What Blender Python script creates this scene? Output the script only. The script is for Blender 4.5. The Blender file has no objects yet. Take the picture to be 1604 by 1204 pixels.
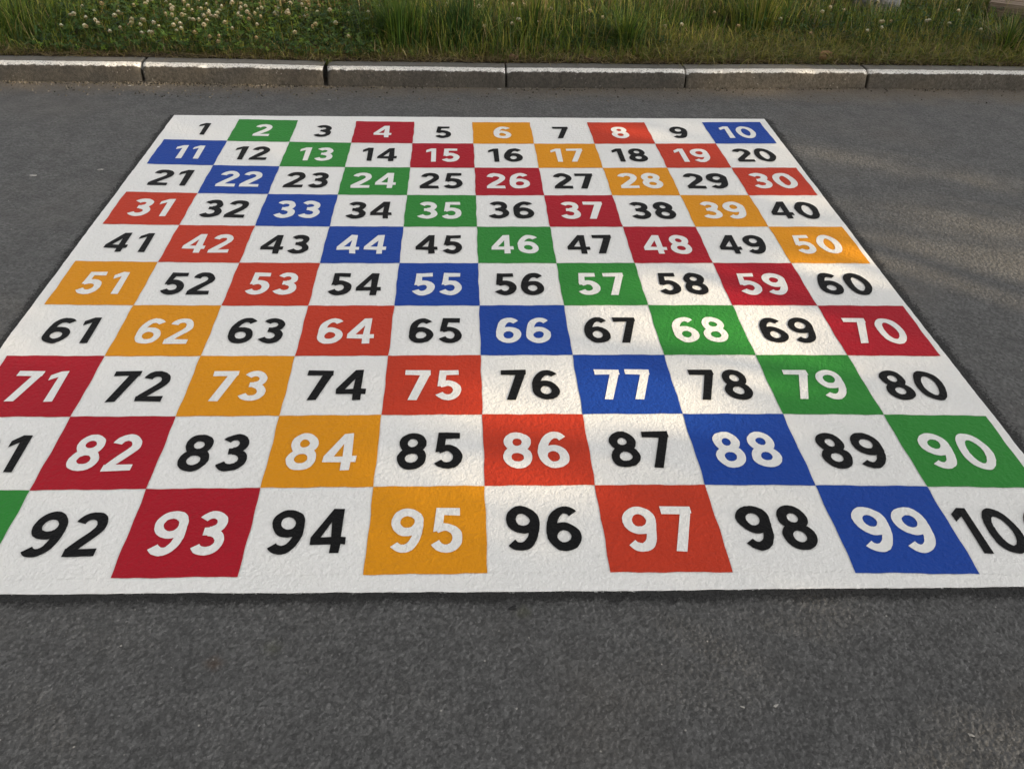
import bpy, bmesh, math, random
import numpy as np
from mathutils import Vector, Matrix, geometry

R = math.radians
rng = np.random.default_rng(11)
random.seed(5)
sc = bpy.context.scene
col = sc.collection

# ------------------------------------------------------------------ camera
cam_d = bpy.data.cameras.new('camera')
cam = bpy.data.objects.new('camera', cam_d)
col.objects.link(cam)
cr = Vector((0.99858319, -0.04496273, 0.02846))
cu = Vector((0.0048087, 0.60889213, 0.79323846))
cf = Vector((0.05299524, 0.79197773, -0.60824566))
M = Matrix((cr, cu, -cf)).transposed().to_4x4()
M.translation = Vector((-0.0485, -2.6559, 1.5056))
cam.matrix_world = M
cam_d.sensor_fit = 'HORIZONTAL'
cam_d.sensor_width = 36.0
cam_d.lens = 36.0 * 1335.5 / 1604.0
cam_d.clip_start = 0.05
cam_d.clip_end = 1000.0
sc.camera = cam

# ------------------------------------------------------------------ sky, sun, exposure
SUN_EL = R(21)
sun_h = Vector((0.9, -0.436, 0)).normalized()            # horizontal direction towards the sun
SUN = Vector((sun_h.x * math.cos(SUN_EL), sun_h.y * math.cos(SUN_EL), math.sin(SUN_EL)))
world = bpy.data.worlds.new('World')
sc.world = world
world.use_nodes = True
wn = world.node_tree
wn.nodes.clear()
sky = wn.nodes.new('ShaderNodeTexSky')
sky.sky_type = 'NISHITA'
sky.sun_disc = False
sky.sun_elevation = SUN_EL
sky.sun_rotation = math.atan2(sun_h.x, sun_h.y)
sky.air_density = 1.0
sky.dust_density = 2.5
sky.ozone_density = 1.0
hs = wn.nodes.new('ShaderNodeHueSaturation')
hs.inputs['Saturation'].default_value = 0.02             # thin evening cloud washes the blue out
bg = wn.nodes.new('ShaderNodeBackground')
bg.inputs['Strength'].default_value = 0.15
wo = wn.nodes.new('ShaderNodeOutputWorld')
wn.links.new(sky.outputs[0], hs.inputs['Color'])
wn.links.new(hs.outputs[0], bg.inputs[0])
wn.links.new(bg.outputs[0], wo.inputs[0])

sun_d = bpy.data.lights.new('sun', 'SUN')
sun_d.energy = 4.1
sun_d.angle = R(0.53)
sun_d.color = (1.0, 0.79, 0.50)
sun_o = bpy.data.objects.new('sun', sun_d)
sun_o.rotation_euler = SUN.to_track_quat('Z', 'Y').to_euler()
sun_o.location = (8, -4, 6)
col.objects.link(sun_o)

sc.view_settings.view_transform = 'Standard'
sc.view_settings.look = 'None'
sc.view_settings.gamma = 1.0
sc.view_settings.exposure = 0.7
sc.view_settings.use_curve_mapping = False


# ------------------------------------------------------------------ helpers
def tag(o, label=None, cat=None, group=None, kind=None):
    if label: o['label'] = label
    if cat: o['category'] = cat
    if group: o['group'] = group
    if kind: o['kind'] = kind
    return o


def link(name, me, mats=(), parent=None):
    o = bpy.data.objects.new(name, me)
    col.objects.link(o)
    for m in mats:
        me.materials.append(m)
    if parent: o.parent = parent
    return o


def empty(name, loc=(0, 0, 0), rz=0):
    o = bpy.data.objects.new(name, None)
    o.empty_display_size = 0.1
    o.location = loc
    o.rotation_euler = (0, 0, rz)
    col.objects.link(o)
    return o


def mesh_np(name, V, F, colr=None, smooth=False, mat_idx=None):
    """V (n,3), F (m,k) all faces with k corners"""
    me = bpy.data.meshes.new(name)
    V = np.asarray(V, np.float32)
    F = np.asarray(F, np.int32)
    m, k = F.shape
    me.vertices.add(len(V))
    me.vertices.foreach_set('co', V.ravel())
    me.loops.add(m * k)
    me.loops.foreach_set('vertex_index', F.ravel())
    me.polygons.add(m)
    me.polygons.foreach_set('loop_start', np.arange(0, m * k, k, dtype=np.int32))
    if smooth:
        me.polygons.foreach_set('use_smooth', np.ones(m, bool))
    if mat_idx is not None:
        me.polygons.foreach_set('material_index', np.asarray(mat_idx, np.int32))
    me.update(calc_edges=True)
    if colr is not None:
        at = me.color_attributes.new('col', 'FLOAT_COLOR', 'POINT')
        c = np.ones((len(V), 4), np.float32)
        c[:, :3] = colr
        at.data.foreach_set('color', c.ravel())
    return me


class NT:
    """small wrapper to wire a material"""
    def __init__(self, name):
        self.m = bpy.data.materials.new(name)
        self.m.use_nodes = True
        self.t = self.m.node_tree
        self.b = self.t.nodes['Principled BSDF']
        self.out = self.t.nodes['Material Output']
        g = self.t.nodes.new('ShaderNodeNewGeometry')
        self.pos = g.outputs['Position']

    def n(self, kind, **kw):
        nd = self.t.nodes.new('ShaderNode' + kind)
        for k, v in kw.items():
            if k in nd.inputs: nd.inputs[k].default_value = v
            else: setattr(nd, k, v)
        return nd

    def l(self, a, b):
        self.t.links.new(a, b)

    def noise(self, scale, detail=3.0, rough=0.55, vec=None, dist=0.0):
        nd = self.n('TexNoise', Scale=scale, Detail=detail, Roughness=rough, Distortion=dist)
        self.l(vec or self.pos, nd.inputs['Vector'])
        return nd.outputs['Fac']

    def voro(self, scale, feature='F1', out='Distance', rnd=1.0):
        nd = self.n('TexVoronoi', Scale=scale, feature=feature, Randomness=rnd)
        self.l(self.pos, nd.inputs['Vector'])
        return nd.outputs[out]

    def math(self, op, a, b=None, c=None, clamp=False):
        nd = self.n('Math', operation=op, use_clamp=clamp)
        for i, v in enumerate((a, b, c)):
            if v is None: continue
            if isinstance(v, (int, float)): nd.inputs[i].default_value = v
            else: self.l(v, nd.inputs[i])
        return nd.outputs[0]

    def ramp(self, fac, lo, hi, a=0.0, b=1.0):
        nd = self.n('MapRange', interpolation_type='SMOOTHSTEP')
        self.l(fac, nd.inputs['Value'])
        nd.inputs['From Min'].default_value = lo
        nd.inputs['From Max'].default_value = hi
        nd.inputs['To Min'].default_value = a
        nd.inputs['To Max'].default_value = b
        return nd.outputs[0]

    def mix(self, fac, a, b, mode='MIX'):
        nd = self.n('Mix', data_type='RGBA', blend_type=mode)
        for i, v in ((0, fac), (6, a), (7, b)):
            if isinstance(v, (int, float)): nd.inputs[i].default_value = v
            elif isinstance(v, tuple): nd.inputs[i].default_value = (*v, 1.0)
            else: self.l(v, nd.inputs[i])
        return nd.outputs[2]

    def bump(self, h, strength=1.0, distance=0.002, normal=None):
        nd = self.n('Bump', Strength=strength, Distance=distance)
        self.l(h, nd.inputs['Height'])
        if normal: self.l(normal, nd.inputs['Normal'])
        return nd.outputs[0]

    def dist_to(self, x, y):
        nd = self.n('VectorMath', operation='DISTANCE')
        self.l(self.pos, nd.inputs[0])
        nd.inputs[1].default_value = (x, y, 0)
        return nd.outputs['Value']

    def fin(self, color=None, rough=0.6, normal=None, spec=0.5):
        if color is not None:
            if isinstance(color, tuple): self.b.inputs['Base Color'].default_value = (*color, 1)
            else: self.l(color, self.b.inputs['Base Color'])
        if isinstance(rough, (int, float)): self.b.inputs['Roughness'].default_value = rough
        else: self.l(rough, self.b.inputs['Roughness'])
        self.b.inputs['Specular IOR Level'].default_value = spec
        if normal: self.l(normal, self.b.inputs['Normal'])
        return self.m


# ------------------------------------------------------------------ materials
def asphalt_height(t):
    v1 = t.voro(105.0, 'SMOOTH_F1')
    v2 = t.voro(210.0, 'F1')
    n1 = t.noise(75.0, 3.0, 0.6)
    n2 = t.noise(420.0, 2.0, 0.6)
    h = t.math('MULTIPLY', v1, -0.55)
    h = t.math('ADD', h, t.math('MULTIPLY', v2, -0.22))
    h = t.math('ADD', h, t.math('MULTIPLY', n1, 1.0))
    return t.math('ADD', h, t.math('MULTIPLY', n2, 0.22))


def mat_asphalt():
    t = NT('asphalt')
    stone = t.voro(120.0, 'F1', 'Color')
    sep = t.n('SeparateColor')
    t.l(stone, sep.inputs[0])
    c = t.mix(t.ramp(sep.outputs[0], 0.05, 1.0), (0.072, 0.0705, 0.0685), (0.130, 0.1275, 0.124))
    # brownish and greyer worn areas
    big = t.noise(1.1, 3.0, 0.6)
    c = t.mix(t.ramp(big, 0.48, 0.75, 0.0, 0.45), c, (0.125, 0.113, 0.10))
    mid = t.noise(9.0, 4.0, 0.65)
    c = t.mix(t.ramp(mid, 0.35, 0.7, 0.0, 0.35), c, (0.070, 0.069, 0.068))
    # sand caught in the pores near the kerb
    yy = t.n('SeparateXYZ'); t.l(t.pos, yy.inputs[0])
    near = t.ramp(t.math('ADD', yy.outputs[1], t.math('MULTIPLY', t.noise(5.0, 4.0, 0.7), 0.35)), 1.82, 2.1, 0.0, 0.75)
    c = t.mix(near, c, (0.15, 0.122, 0.09))
    # rust spots and a few olive spots
    for x, y, r, cc in ((-0.56, -1.609, 0.03, (0.085, 0.058, 0.042)), (0.07, -1.5, 0.03, (0.07, 0.07, 0.048)),
                        (-0.45, -1.575, 0.03, (0.085, 0.085, 0.06))):
        d = t.math('ADD', t.dist_to(x, y), t.math('MULTIPLY', t.noise(45.0, 3.0, 0.7), 0.035))
        c = t.mix(t.ramp(d, r * 0.55, r * 1.5, 0.7, 0.0), c, cc)
    # pale aggregate chips
    v = t.n('TexVoronoi', Scale=55.0); t.l(t.pos, v.inputs['Vector'])
    s2 = t.n('SeparateColor'); t.l(v.outputs['Color'], s2.inputs[0])
    chip = t.math('MULTIPLY', t.ramp(v.outputs['Distance'], 0.07, 0.16, 1.0, 0.0), t.ramp(s2.outputs[1], 0.95, 0.97))
    c = t.mix(chip, c, (0.36, 0.34, 0.31))
    nrm = t.bump(asphalt_height(t), 1.0, 0.008)
    nrm = t.bump(t.noise(3.0, 2.0), 0.25, 0.02, nrm)
    return t.fin(c, t.ramp(mid, 0.3, 0.7, 0.62, 0.8), nrm, 0.4)


def mat_shade_dirt():
    """dark band painted for contact shade and dirt round the grid, grainy outer edge"""
    t = NT('painted_shade_dirt')
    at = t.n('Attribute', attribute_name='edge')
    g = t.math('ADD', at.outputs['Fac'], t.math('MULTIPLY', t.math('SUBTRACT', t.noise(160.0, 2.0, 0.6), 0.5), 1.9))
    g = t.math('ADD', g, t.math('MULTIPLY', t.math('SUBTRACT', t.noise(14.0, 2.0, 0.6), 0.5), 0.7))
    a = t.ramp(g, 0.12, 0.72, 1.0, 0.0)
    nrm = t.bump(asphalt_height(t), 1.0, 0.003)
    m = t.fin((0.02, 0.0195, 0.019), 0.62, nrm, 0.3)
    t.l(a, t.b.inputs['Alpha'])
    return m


def mat_paint(name, base, rough=0.6, spec=0.16):
    t = NT(name)
    big = t.noise(2.3, 3.0, 0.55)
    fine = t.noise(60.0, 3.0, 0.6)
    dk = tuple(x * 0.95 for x in base)
    c = t.mix(t.ramp(big, 0.35, 0.7, 0.0, 0.7), base, dk)
    c = t.mix(t.ramp(fine, 0.45, 0.75, 0.0, 0.35), c, tuple(x * 0.92 for x in base))
    # tiny pits where the binder shows and grey scuffs
    v = t.n('TexVoronoi', Scale=48.0); t.l(t.pos, v.inputs['Vector'])
    s2 = t.n('SeparateColor'); t.l(v.outputs['Color'], s2.inputs[0])
    pit = t.math('MULTIPLY', t.ramp(v.outputs['Distance'], 0.05, 0.12, 1.0, 0.0), t.ramp(s2.outputs[2], 0.972, 0.985))
    c = t.mix(t.math('MULTIPLY', pit, 0.75), c, tuple(x * 0.25 + 0.012 for x in base))
    grime = t.noise(6.5, 6.0, 0.72)
    c = t.mix(t.ramp(grime, 0.55, 0.82, 0.0, 0.16), c, tuple(x * 0.62 + 0.03 for x in base))
    h = asphalt_height(t)
    n1 = t.noise(52.0, 2.0, 0.5)
    v1 = t.voro(90.0, 'SMOOTH_F1')
    hh = t.math('ADD', t.math('MULTIPLY', h, 0.55), t.math('MULTIPLY', n1, 0.5))
    hh = t.math('ADD', hh, t.math('MULTIPLY', v1, -0.35))
    hh = t.math('ADD', hh, t.math('MULTIPLY', t.noise(190.0, 2.0, 0.55), 0.5))
    nrm = t.bump(hh, 1.0, 0.0036)
    return t.fin(c, rough, nrm, spec)


def mat_attr(name, transl=0.35, rough=0.55, spec=0.25):
    t = NT(name)
    at = t.n('Attribute', attribute_name='col')
    c = t.mix(t.ramp(t.noise(35.0, 3.0), 0.3, 0.7, 0.0, 0.25), at.outputs['Color'], (0.05, 0.05, 0.02))
    t.fin(c, rough, None, spec)
    tr = t.n('BsdfTranslucent')
    t.l(c, tr.inputs['Color'])
    mx = t.n('MixShader', Fac=transl)
    t.l(t.b.outputs[0], mx.inputs[1]); t.l(tr.outputs[0], mx.inputs[2])
    t.l(mx.outputs[0], t.out.inputs['Surface'])
    return t.m


def mat_kerb():
    t = NT('kerb_concrete')
    at = t.n('Attribute', attribute_name='paint')
    n = t.noise(70.0, 4.0, 0.65)
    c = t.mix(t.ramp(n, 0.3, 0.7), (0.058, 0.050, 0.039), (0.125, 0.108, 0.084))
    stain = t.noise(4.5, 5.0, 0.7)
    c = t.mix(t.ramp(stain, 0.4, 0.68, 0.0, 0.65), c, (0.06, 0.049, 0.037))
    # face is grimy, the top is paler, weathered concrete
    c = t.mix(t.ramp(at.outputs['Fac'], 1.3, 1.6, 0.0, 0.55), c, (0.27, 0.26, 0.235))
    v = t.n('TexVoronoi', Scale=60.0); t.l(t.pos, v.inputs['Vector'])
    s2 = t.n('SeparateColor'); t.l(v.outputs['Color'], s2.inputs[0])
    chip = t.math('MULTIPLY', t.ramp(v.outputs['Distance'], 0.1, 0.3, 1.0, 0.0), t.ramp(s2.outputs[1], 0.85, 0.95))
    c = t.mix(t.math('MULTIPLY', chip, 0.7), c, (0.34, 0.31, 0.27))
    oi = t.n('ObjectInfo')
    c = t.mix(t.ramp(oi.outputs['Random'], 0.0, 1.0, 0.0, 0.38), c, (0.035, 0.034, 0.032))
    # whitewash band along the arris with ragged, chipped edges
    rag = t.math('MULTIPLY', t.math('SUBTRACT', t.noise(32.0, 5.0, 0.75), 0.5), 0.42)
    p = t.math('ADD', at.outputs['Fac'], rag)
    band = t.math('MULTIPLY', t.ramp(p, 0.93, 1.02), t.ramp(t.math('ADD', at.outputs['Fac'], t.math('MULTIPLY', rag, 0.3)), 1.36, 1.44, 1.0, 0.0))
    worn = t.math('MULTIPLY', t.ramp(t.noise(110.0, 4.0, 0.75), 0.32, 0.50), t.ramp(t.noise(11.0, 5.0, 0.7), 0.25, 0.45, 0.5, 1.0))
    c = t.mix(t.math('MULTIPLY', band, worn), c, (0.76, 0.73, 0.68))
    h = t.math('ADD', t.noise(150.0, 4.0, 0.7), t.math('MULTIPLY', t.noise(30.0, 4.0, 0.6), 1.2))
    return t.fin(c, 0.85, t.bump(h, 1.0, 0.006), 0.3)


def mat_soil():
    t = NT('soil')
    n = t.noise(40.0, 6.0, 0.7)
    c = t.mix(t.ramp(n, 0.3, 0.7), (0.02, 0.015, 0.010), (0.08, 0.06, 0.04))
    c = t.mix(t.ramp(t.noise(2.0, 4.0), 0.45, 0.6, 0.0, 0.6), c, (0.05, 0.052, 0.022))
    return t.fin(c, 0.95, t.bump(n, 1.0, 0.02), 0.2)


def mat_wood(name, a, b):
    t = NT(name)
    tc = t.n('TexCoord')
    mp = t.n('Mapping'); mp.inputs['Scale'].default_value = (2.5, 60.0, 60.0)
    t.l(tc.outputs['Object'], mp.inputs['Vector'])
    n = t.noise(1.6, 6.0, 0.7, mp.outputs[0], 0.4)
    c = t.mix(t.ramp(n, 0.3, 0.65), a, b)
    return t.fin(c, 0.85, t.bump(n, 1.0, 0.006), 0.25)


def mat_simple(name, a, b, scale, rough=0.8, bump=0.003, detail=4.0):
    t = NT(name)
    n = t.noise(scale, detail, 0.65)
    return t.fin(t.mix(t.ramp(n, 0.3, 0.7), a, b), rough, t.bump(n, 1.0, bump), 0.3)


M_asph = mat_asphalt()
M_shade_dirt = mat_shade_dirt()
PAINT = {
    'white': mat_paint('white_paint', (0.84, 0.825, 0.795)),
    'blue': mat_paint('blue_paint', (0.009, 0.056, 0.33)),
    'green': mat_paint('green_paint', (0.030, 0.235, 0.035)),
    'crimson': mat_paint('crimson_paint', (0.40, 0.007, 0.019)),
    'yellow': mat_paint('amber_paint', (0.74, 0.29, 0.006)),
    'orange': mat_paint('vermilion_paint', (0.53, 0.042, 0.016)),
    'black': mat_paint('black_paint', (0.0055, 0.0055, 0.006), 0.6, 0.12),
}
M_kerb = mat_kerb()
M_soil = mat_soil()
M_grass = mat_attr('grass_blade', 0.35)
M_leaf = mat_attr('clover_leaf', 0.3)
M_flower = mat_attr('clover_floret', 0.25, 0.8, 0.1)


# ------------------------------------------------------------------ ground: road and verge
KERB = [(-3.75, 1.86), (-2.74, 1.875), (-1.719, 1.898), (-0.772, 1.875), (0.168, 1.886), (1.131, 1.915), (2.144, 1.955),
        (3.14, 1.966), (4.15, 1.98)]


def kerb_y(x):
    xs = [p[0] for p in KERB]; ys = [p[1] for p in KERB]
    return np.interp(x, xs, ys)


def worley(x, y, cell, seed):
    """distance to the nearest scattered stone centre and that stone's own random value"""
    K = 512
    q = np.random.default_rng(seed)
    ox, oy, hv = q.random((K, K)), q.random((K, K)), q.random((K, K))
    u, v = x / cell, y / cell
    iu, iv = np.floor(u).astype(int), np.floor(v).astype(int)
    best = np.full(x.shape, 9.0); val = np.zeros(x.shape)
    for a in (-1, 0, 1):
        for b in (-1, 0, 1):
            ci, cj = iu + a, iv + b
            k, l = ci % K, cj % K
            d = np.hypot(ci + ox[k, l] - u, cj + oy[k, l] - v)
            m = d < best
            best = np.where(m, d, best); val = np.where(m, hv[k, l], val)
    return best, val


# the nearest strip of the road has its stones as real relief
rx = np.concatenate([[-80, -20, -5, -2], np.linspace(-1.45, 1.55, 1560), [2, 5, 20, 80]])
ry = np.concatenate([[-60, -20, -6, -3], np.linspace(-2.02, -1.41, 330), [-1.3, 0, 1.2, 2.06]])
RX, RY = np.meshgrid(rx, ry)
d1, h1 = worley(RX, RY, 0.0088, 3)
d2, h2 = worley(RX + 0.3, RY + 0.1, 0.0050, 4)
Z = (0.0042 * (1 - np.clip(d1, 0, 1) ** 1.6) * (0.45 + 0.55 * h1) + 0.0016 * (1 - np.clip(d2, 0, 1) ** 1.5) * h2) - 0.0042
edge = np.clip(np.minimum(np.minimum(RX + 1.45, 1.55 - RX), np.minimum(RY + 2.02, -1.41 - RY)) / 0.03, 0, 1)
Z = Z * edge
nxr = len(rx)
I = np.arange(len(ry) * nxr).reshape(len(ry), nxr)
Fr = np.stack([I[:-1, :-1], I[:-1, 1:], I[1:, 1:], I[1:, :-1]], -1).reshape(-1, 4)
road_me = mesh_np('road', np.stack([RX, RY, Z], -1).reshape(-1, 3), Fr, smooth=True)
tag(link('road', road_me, [M_asph]), kind='structure')

xs = np.concatenate([np.linspace(-80, -5, 12), np.linspace(-4.8, 5.6, 140), np.linspace(6, 80, 12)])
ys = np.concatenate([np.linspace(2.03, 4.2, 36), np.linspace(4.6, 90, 16)])
V = []
for j, y in enumerate(ys):
    for x in xs:
        near = abs(x) < 6 and y < 4.5
        k = 0.012 * math.sin(7.1 * x + 3.3 * y) * math.sin(5.3 * y - 2.2 * x) + 0.007 * math.sin(23 * x + 4) * math.sin(19 * y) if near else 0
        yy = y + (float(kerb_y(x)) - 1.9) * (1 if y < 4.2 else 0)
        V.append((x, yy, 0.082 + k * min(1, (y - 2.03) * 6 + 0.3)))
nx = len(xs)
F = [(j * nx + i, j * nx + i + 1, (j + 1) * nx + i + 1, (j + 1) * nx + i) for j in range(len(ys) - 1) for i in range(nx - 1)]
tag(link('verge', mesh_np('verge', V, F, smooth=True), [M_soil]), kind='structure')


# ------------------------------------------------------------------ kerb stones
def make_kerb(x0, y0, x1, y1, seed):
    r = np.random.default_rng(seed)
    L = math.hypot(x1 - x0, y1 - y0)
    gap = r.uniform(0.0035, 0.0075)
    n = 90
    # profile: (depth, height, paint) ; paint runs 0 at the foot, 1 at the arris, 1.4 where the band stops on top
    prof = [(0.0, -0.05, 0.0), (0.0, 0.0, 0.05), (0.0005, 0.02, 0.22), (0.001, 0.04, 0.43), (0.0015, 0.058, 0.62), (0.002, 0.072, 0.80),
            (0.004, 0.081, 0.94), (0.009, 0.0875, 1.05), (0.017, 0.090, 1.15), (0.034, 0.091, 1.30), (0.046, 0.091, 1.40),
            (0.07, 0.091, 1.60), (0.10, 0.090, 1.85), (0.128, 0.089, 2.1), (0.138, 0.083, 2.2), (0.14, -0.05, 2.3)]
    P = len(prof)
    t = np.linspace(0, 1, n)
    # crowd rings at both ends for the worn corners
    t = 0.5 - 0.5 * np.sign(1 - 2 * t) * np.abs(1 - 2 * t) ** 0.8
    V = []; A = []
    ph = r.uniform(0, 6.28, 8)
    chips = [(r.uniform(0, L), r.uniform(0.004, 0.02), r.uniform(0.002, 0.009)) for _ in range(16)]
    for i in range(n):
        s = gap + t[i] * (L - 2 * gap)
        e = min(s - gap, L - gap - s)
        w0 = r.uniform(0.6, 1.4)
        for (d, z, a) in prof:
            dd = d + 0.0012 * math.sin(9 * s + ph[0]) + 0.0006 * math.sin(41 * s + ph[1])
            zz = z
            arr = math.exp(-((a - 1.0) / 0.28) ** 2)
            if z > 0:
                zz += 0.001 * math.sin(6 * s + ph[2]) + r.normal(0, 0.0004)
                dd += r.normal(0, 0.0005)
                for (cx, cw, cd) in chips:
                    q = math.exp(-((s - cx) / cw) ** 2) * cd * arr
                    zz -= q * 0.6; dd += q
                # broken corners by the joints
                wear = math.exp(-(e / 0.016) ** 1.5) * w0
                zz -= wear * 0.010 * arr; dd += wear * 0.010 * arr
                dd += math.exp(-(e / 0.006)) * 0.004 * (a < 1.0) * w0 * (1 + 0.8 * math.sin(80 * z + ph[3]))
            V.append((s, dd, zz)); A.append(a)
    F = [(i * P + j, (i + 1) * P + j, (i + 1) * P + j + 1, i * P + j + 1) for i in range(n - 1) for j in range(P - 1)]
    me = bpy.data.meshes.new('kerb_stone')
    caps = [tuple(range(P))[::1], tuple((n - 1) * P + j for j in range(P))[::-1]]
    me.from_pydata(V, [], F + caps)
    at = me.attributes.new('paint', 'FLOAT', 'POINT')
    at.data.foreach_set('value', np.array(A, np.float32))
    for p in me.polygons: p.use_smooth = len(p.vertices) == 4
    me.update()
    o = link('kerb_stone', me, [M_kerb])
    o.location = (x0, y0, 0)
    o.rotation_euler = (0, 0, math.atan2(y1 - y0, x1 - x0))
    return o


KL = [None,
      'grey kerb stone at the left end of the row, in front of plain grass',
      'grey kerb stone below the white clover, right of the widest dark joint',
      'grey kerb stone below the tall green grass, third from the left',
      'dark grey kerb stone directly above the squares numbered 6, 7 and 8',
      'grey kerb stone with a warm sunlit face above the blue square numbered 10',
      'dark grey kerb stone at the right end with a thin white drip on its face',
      None]
for i in range(len(KERB) - 1):
    (a, b), (c, d) = KERB[i], KERB[i + 1]
    o = make_kerb(a, b, c, d, 40 + i)
    lab = KL[i] if KL[i] else ('grey kerb stone continuing the row to the left of the clover' if i == 0 else 'grey kerb stone continuing the row to the right of the sleeper')
    tag(o, lab, 'kerb stone', 'kerb stones along the road edge')

# ------------------------------------------------------------------ the number grid
CS = 0.28
PX = [-0.00649, 0.00238, -0.00338, 0.00362, -0.00962, -0.00025, -0.00798, 0.01663, -8e-05, 0.01875]
PY = [0.00306, 0.00449, -0.01795, 0.01364, 0.00962, -0.01866, -0.00286, 0.00649, -0.02495, -0.01035]
IJ = [(0, 0), (0, 1), (0, 2), (0, 3), (1, 0), (1, 1), (1, 2), (2, 0), (2, 1), (3, 0)]


def G(c, r):
    """grid column/row (0..10) -> point on the road; the hand-set lines are a little out of true"""
    a, b = c / 5 - 1, r / 5 - 1
    dx = sum(k * a ** i * b ** j for k, (i, j) in zip(PX, IJ))
    dy = sum(k * a ** i * b ** j for k, (i, j) in zip(PY, IJ))
    wob = 0.0009 * math.sin(31 * c + 7 * r) + 0.0007 * math.sin(17 * r - 5 * c)
    return ((c - 5) * CS + dx + wob, (5 - r) * CS + dy + 0.0009 * math.sin(23 * r + 11 * c) + 0.0006 * math.sin(29 * c))


grid = empty('number_grid')
tag(grid, 'painted hundred square with black and white numbers 1 to 100 on the grey asphalt', 'number grid')


def wob_side(p, q, n, amp, seed):
    r = np.random.default_rng(seed)
    out = []
    dx, dy = q[0] - p[0], q[1] - p[1]
    L = math.hypot(dx, dy); nx_, ny_ = -dy / L, dx / L
    w = 0
    for k in range(n):
        t = k / n
        w = 0.7 * w + r.normal(0, amp * 0.5)
        e = min(t, 1 - t)
        ww = w * min(1, e * 12)
        out.append((p[0] + dx * t + nx_ * ww, p[1] + dy * t + ny_ * ww))
    return out


corners = [(-1.437, -1.423), (1.448, -1.459), (1.440, 1.461), (-1.436, 1.419)]
mids = {0: (0.046, -1.446), 1: (1.436, -0.2), 2: (0.0, 1.437), 3: (-1.435, -0.2)}
pts = []
for k in range(4):
    p, q = corners[k], corners[(k + 1) % 4]
    pts += wob_side(p, mids[k], 90, 0.0011, k) + wob_side(mids[k], q, 90, 0.0011, k + 10)
n = len(pts)
TOP = 0.0045
bv = [(x, y, TOP) for x, y in pts] + [(x * 1.0012, y * 1.0012, -0.002) for x, y in pts]
bf = [tuple(range(n))] + [(i, n + i, n + (i + 1) % n, (i + 1) % n) for i in range(n)]
me = bpy.data.meshes.new('white_base'); me.from_pydata(bv, [], bf); me.update()
link('white_base', me, [PAINT['white']], grid)

# contact shadow and dirt painted as a dark sheet: a skirt round the base, wide at the near edge, soft on the right
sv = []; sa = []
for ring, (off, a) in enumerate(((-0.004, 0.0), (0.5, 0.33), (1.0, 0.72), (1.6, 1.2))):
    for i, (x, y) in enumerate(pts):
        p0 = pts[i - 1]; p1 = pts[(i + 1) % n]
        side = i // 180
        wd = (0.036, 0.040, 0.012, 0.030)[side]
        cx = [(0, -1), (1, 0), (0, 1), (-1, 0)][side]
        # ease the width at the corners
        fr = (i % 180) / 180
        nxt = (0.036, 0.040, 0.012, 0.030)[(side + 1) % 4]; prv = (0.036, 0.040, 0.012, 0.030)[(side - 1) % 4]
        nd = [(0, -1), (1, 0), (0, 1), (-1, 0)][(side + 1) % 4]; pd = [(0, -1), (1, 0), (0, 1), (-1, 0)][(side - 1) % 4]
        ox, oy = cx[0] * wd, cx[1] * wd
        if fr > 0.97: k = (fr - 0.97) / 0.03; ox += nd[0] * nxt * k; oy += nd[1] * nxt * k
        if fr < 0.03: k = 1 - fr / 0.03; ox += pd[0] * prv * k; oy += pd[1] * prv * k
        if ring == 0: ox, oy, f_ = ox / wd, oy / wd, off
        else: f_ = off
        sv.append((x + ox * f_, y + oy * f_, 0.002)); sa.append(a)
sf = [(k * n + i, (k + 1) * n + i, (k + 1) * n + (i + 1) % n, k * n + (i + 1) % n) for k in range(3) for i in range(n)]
me = bpy.data.meshes.new('shade_dirt_margin'); me.from_pydata(sv, [], sf); me.update()
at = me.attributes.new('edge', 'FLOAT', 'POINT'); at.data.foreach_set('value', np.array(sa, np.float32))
link('shade_dirt_margin', me, [M_shade_dirt], grid)


# ---- numerals as brushed strokes, height 1
HS = 0.098


def arc(cx, cy, rx, ry, a0, a1, k=22):
    return [(cx + rx * math.cos(R(a0 + (a1 - a0) * i / k)), cy + ry * math.sin(R(a0 + (a1 - a0) * i / k))) for i in range(k + 1)]


def bez(p, k=14):
    out = []
    for i in range(k + 1):
        t = i / k; u = 1 - t
        out.append(tuple(u ** 3 * p[0][j] + 3 * u * u * t * p[1][j] + 3 * u * t * t * p[2][j] + t ** 3 * p[3][j] for j in (0, 1)))
    return out


def ribbon(path, closed=False):
    """list of quads along the path"""
    h = HS
    n = len(path)
    off = []
    for i in range(n):
        if closed: a, b = path[i - 1], path[(i + 1) % n]
        else: a, b = path[max(i - 1, 0)], path[min(i + 1, n - 1)]
        dx, dy = b[0] - a[0], b[1] - a[1]
        L = math.hypot(dx, dy) or 1
        off.append((-dy / L * h, dx / L * h))
    q = []
    for i in range(n if closed else n - 1):
        j = (i + 1) % n
        p0, p1, o0, o1 = path[i], path[j], off[i], off[j]
        q.append([(p0[0] - o0[0], p0[1] - o0[1]), (p1[0] - o1[0], p1[1] - o1[1]), (p1[0] + o1[0], p1[1] + o1[1]), (p0[0] + o0[0], p0[1] + o0[1])])
    return q


def ring(cx, cy, rx, ry):
    return ribbon(arc(cx, cy, rx, ry, 0, 360, 40)[:-1], closed=True)


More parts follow.
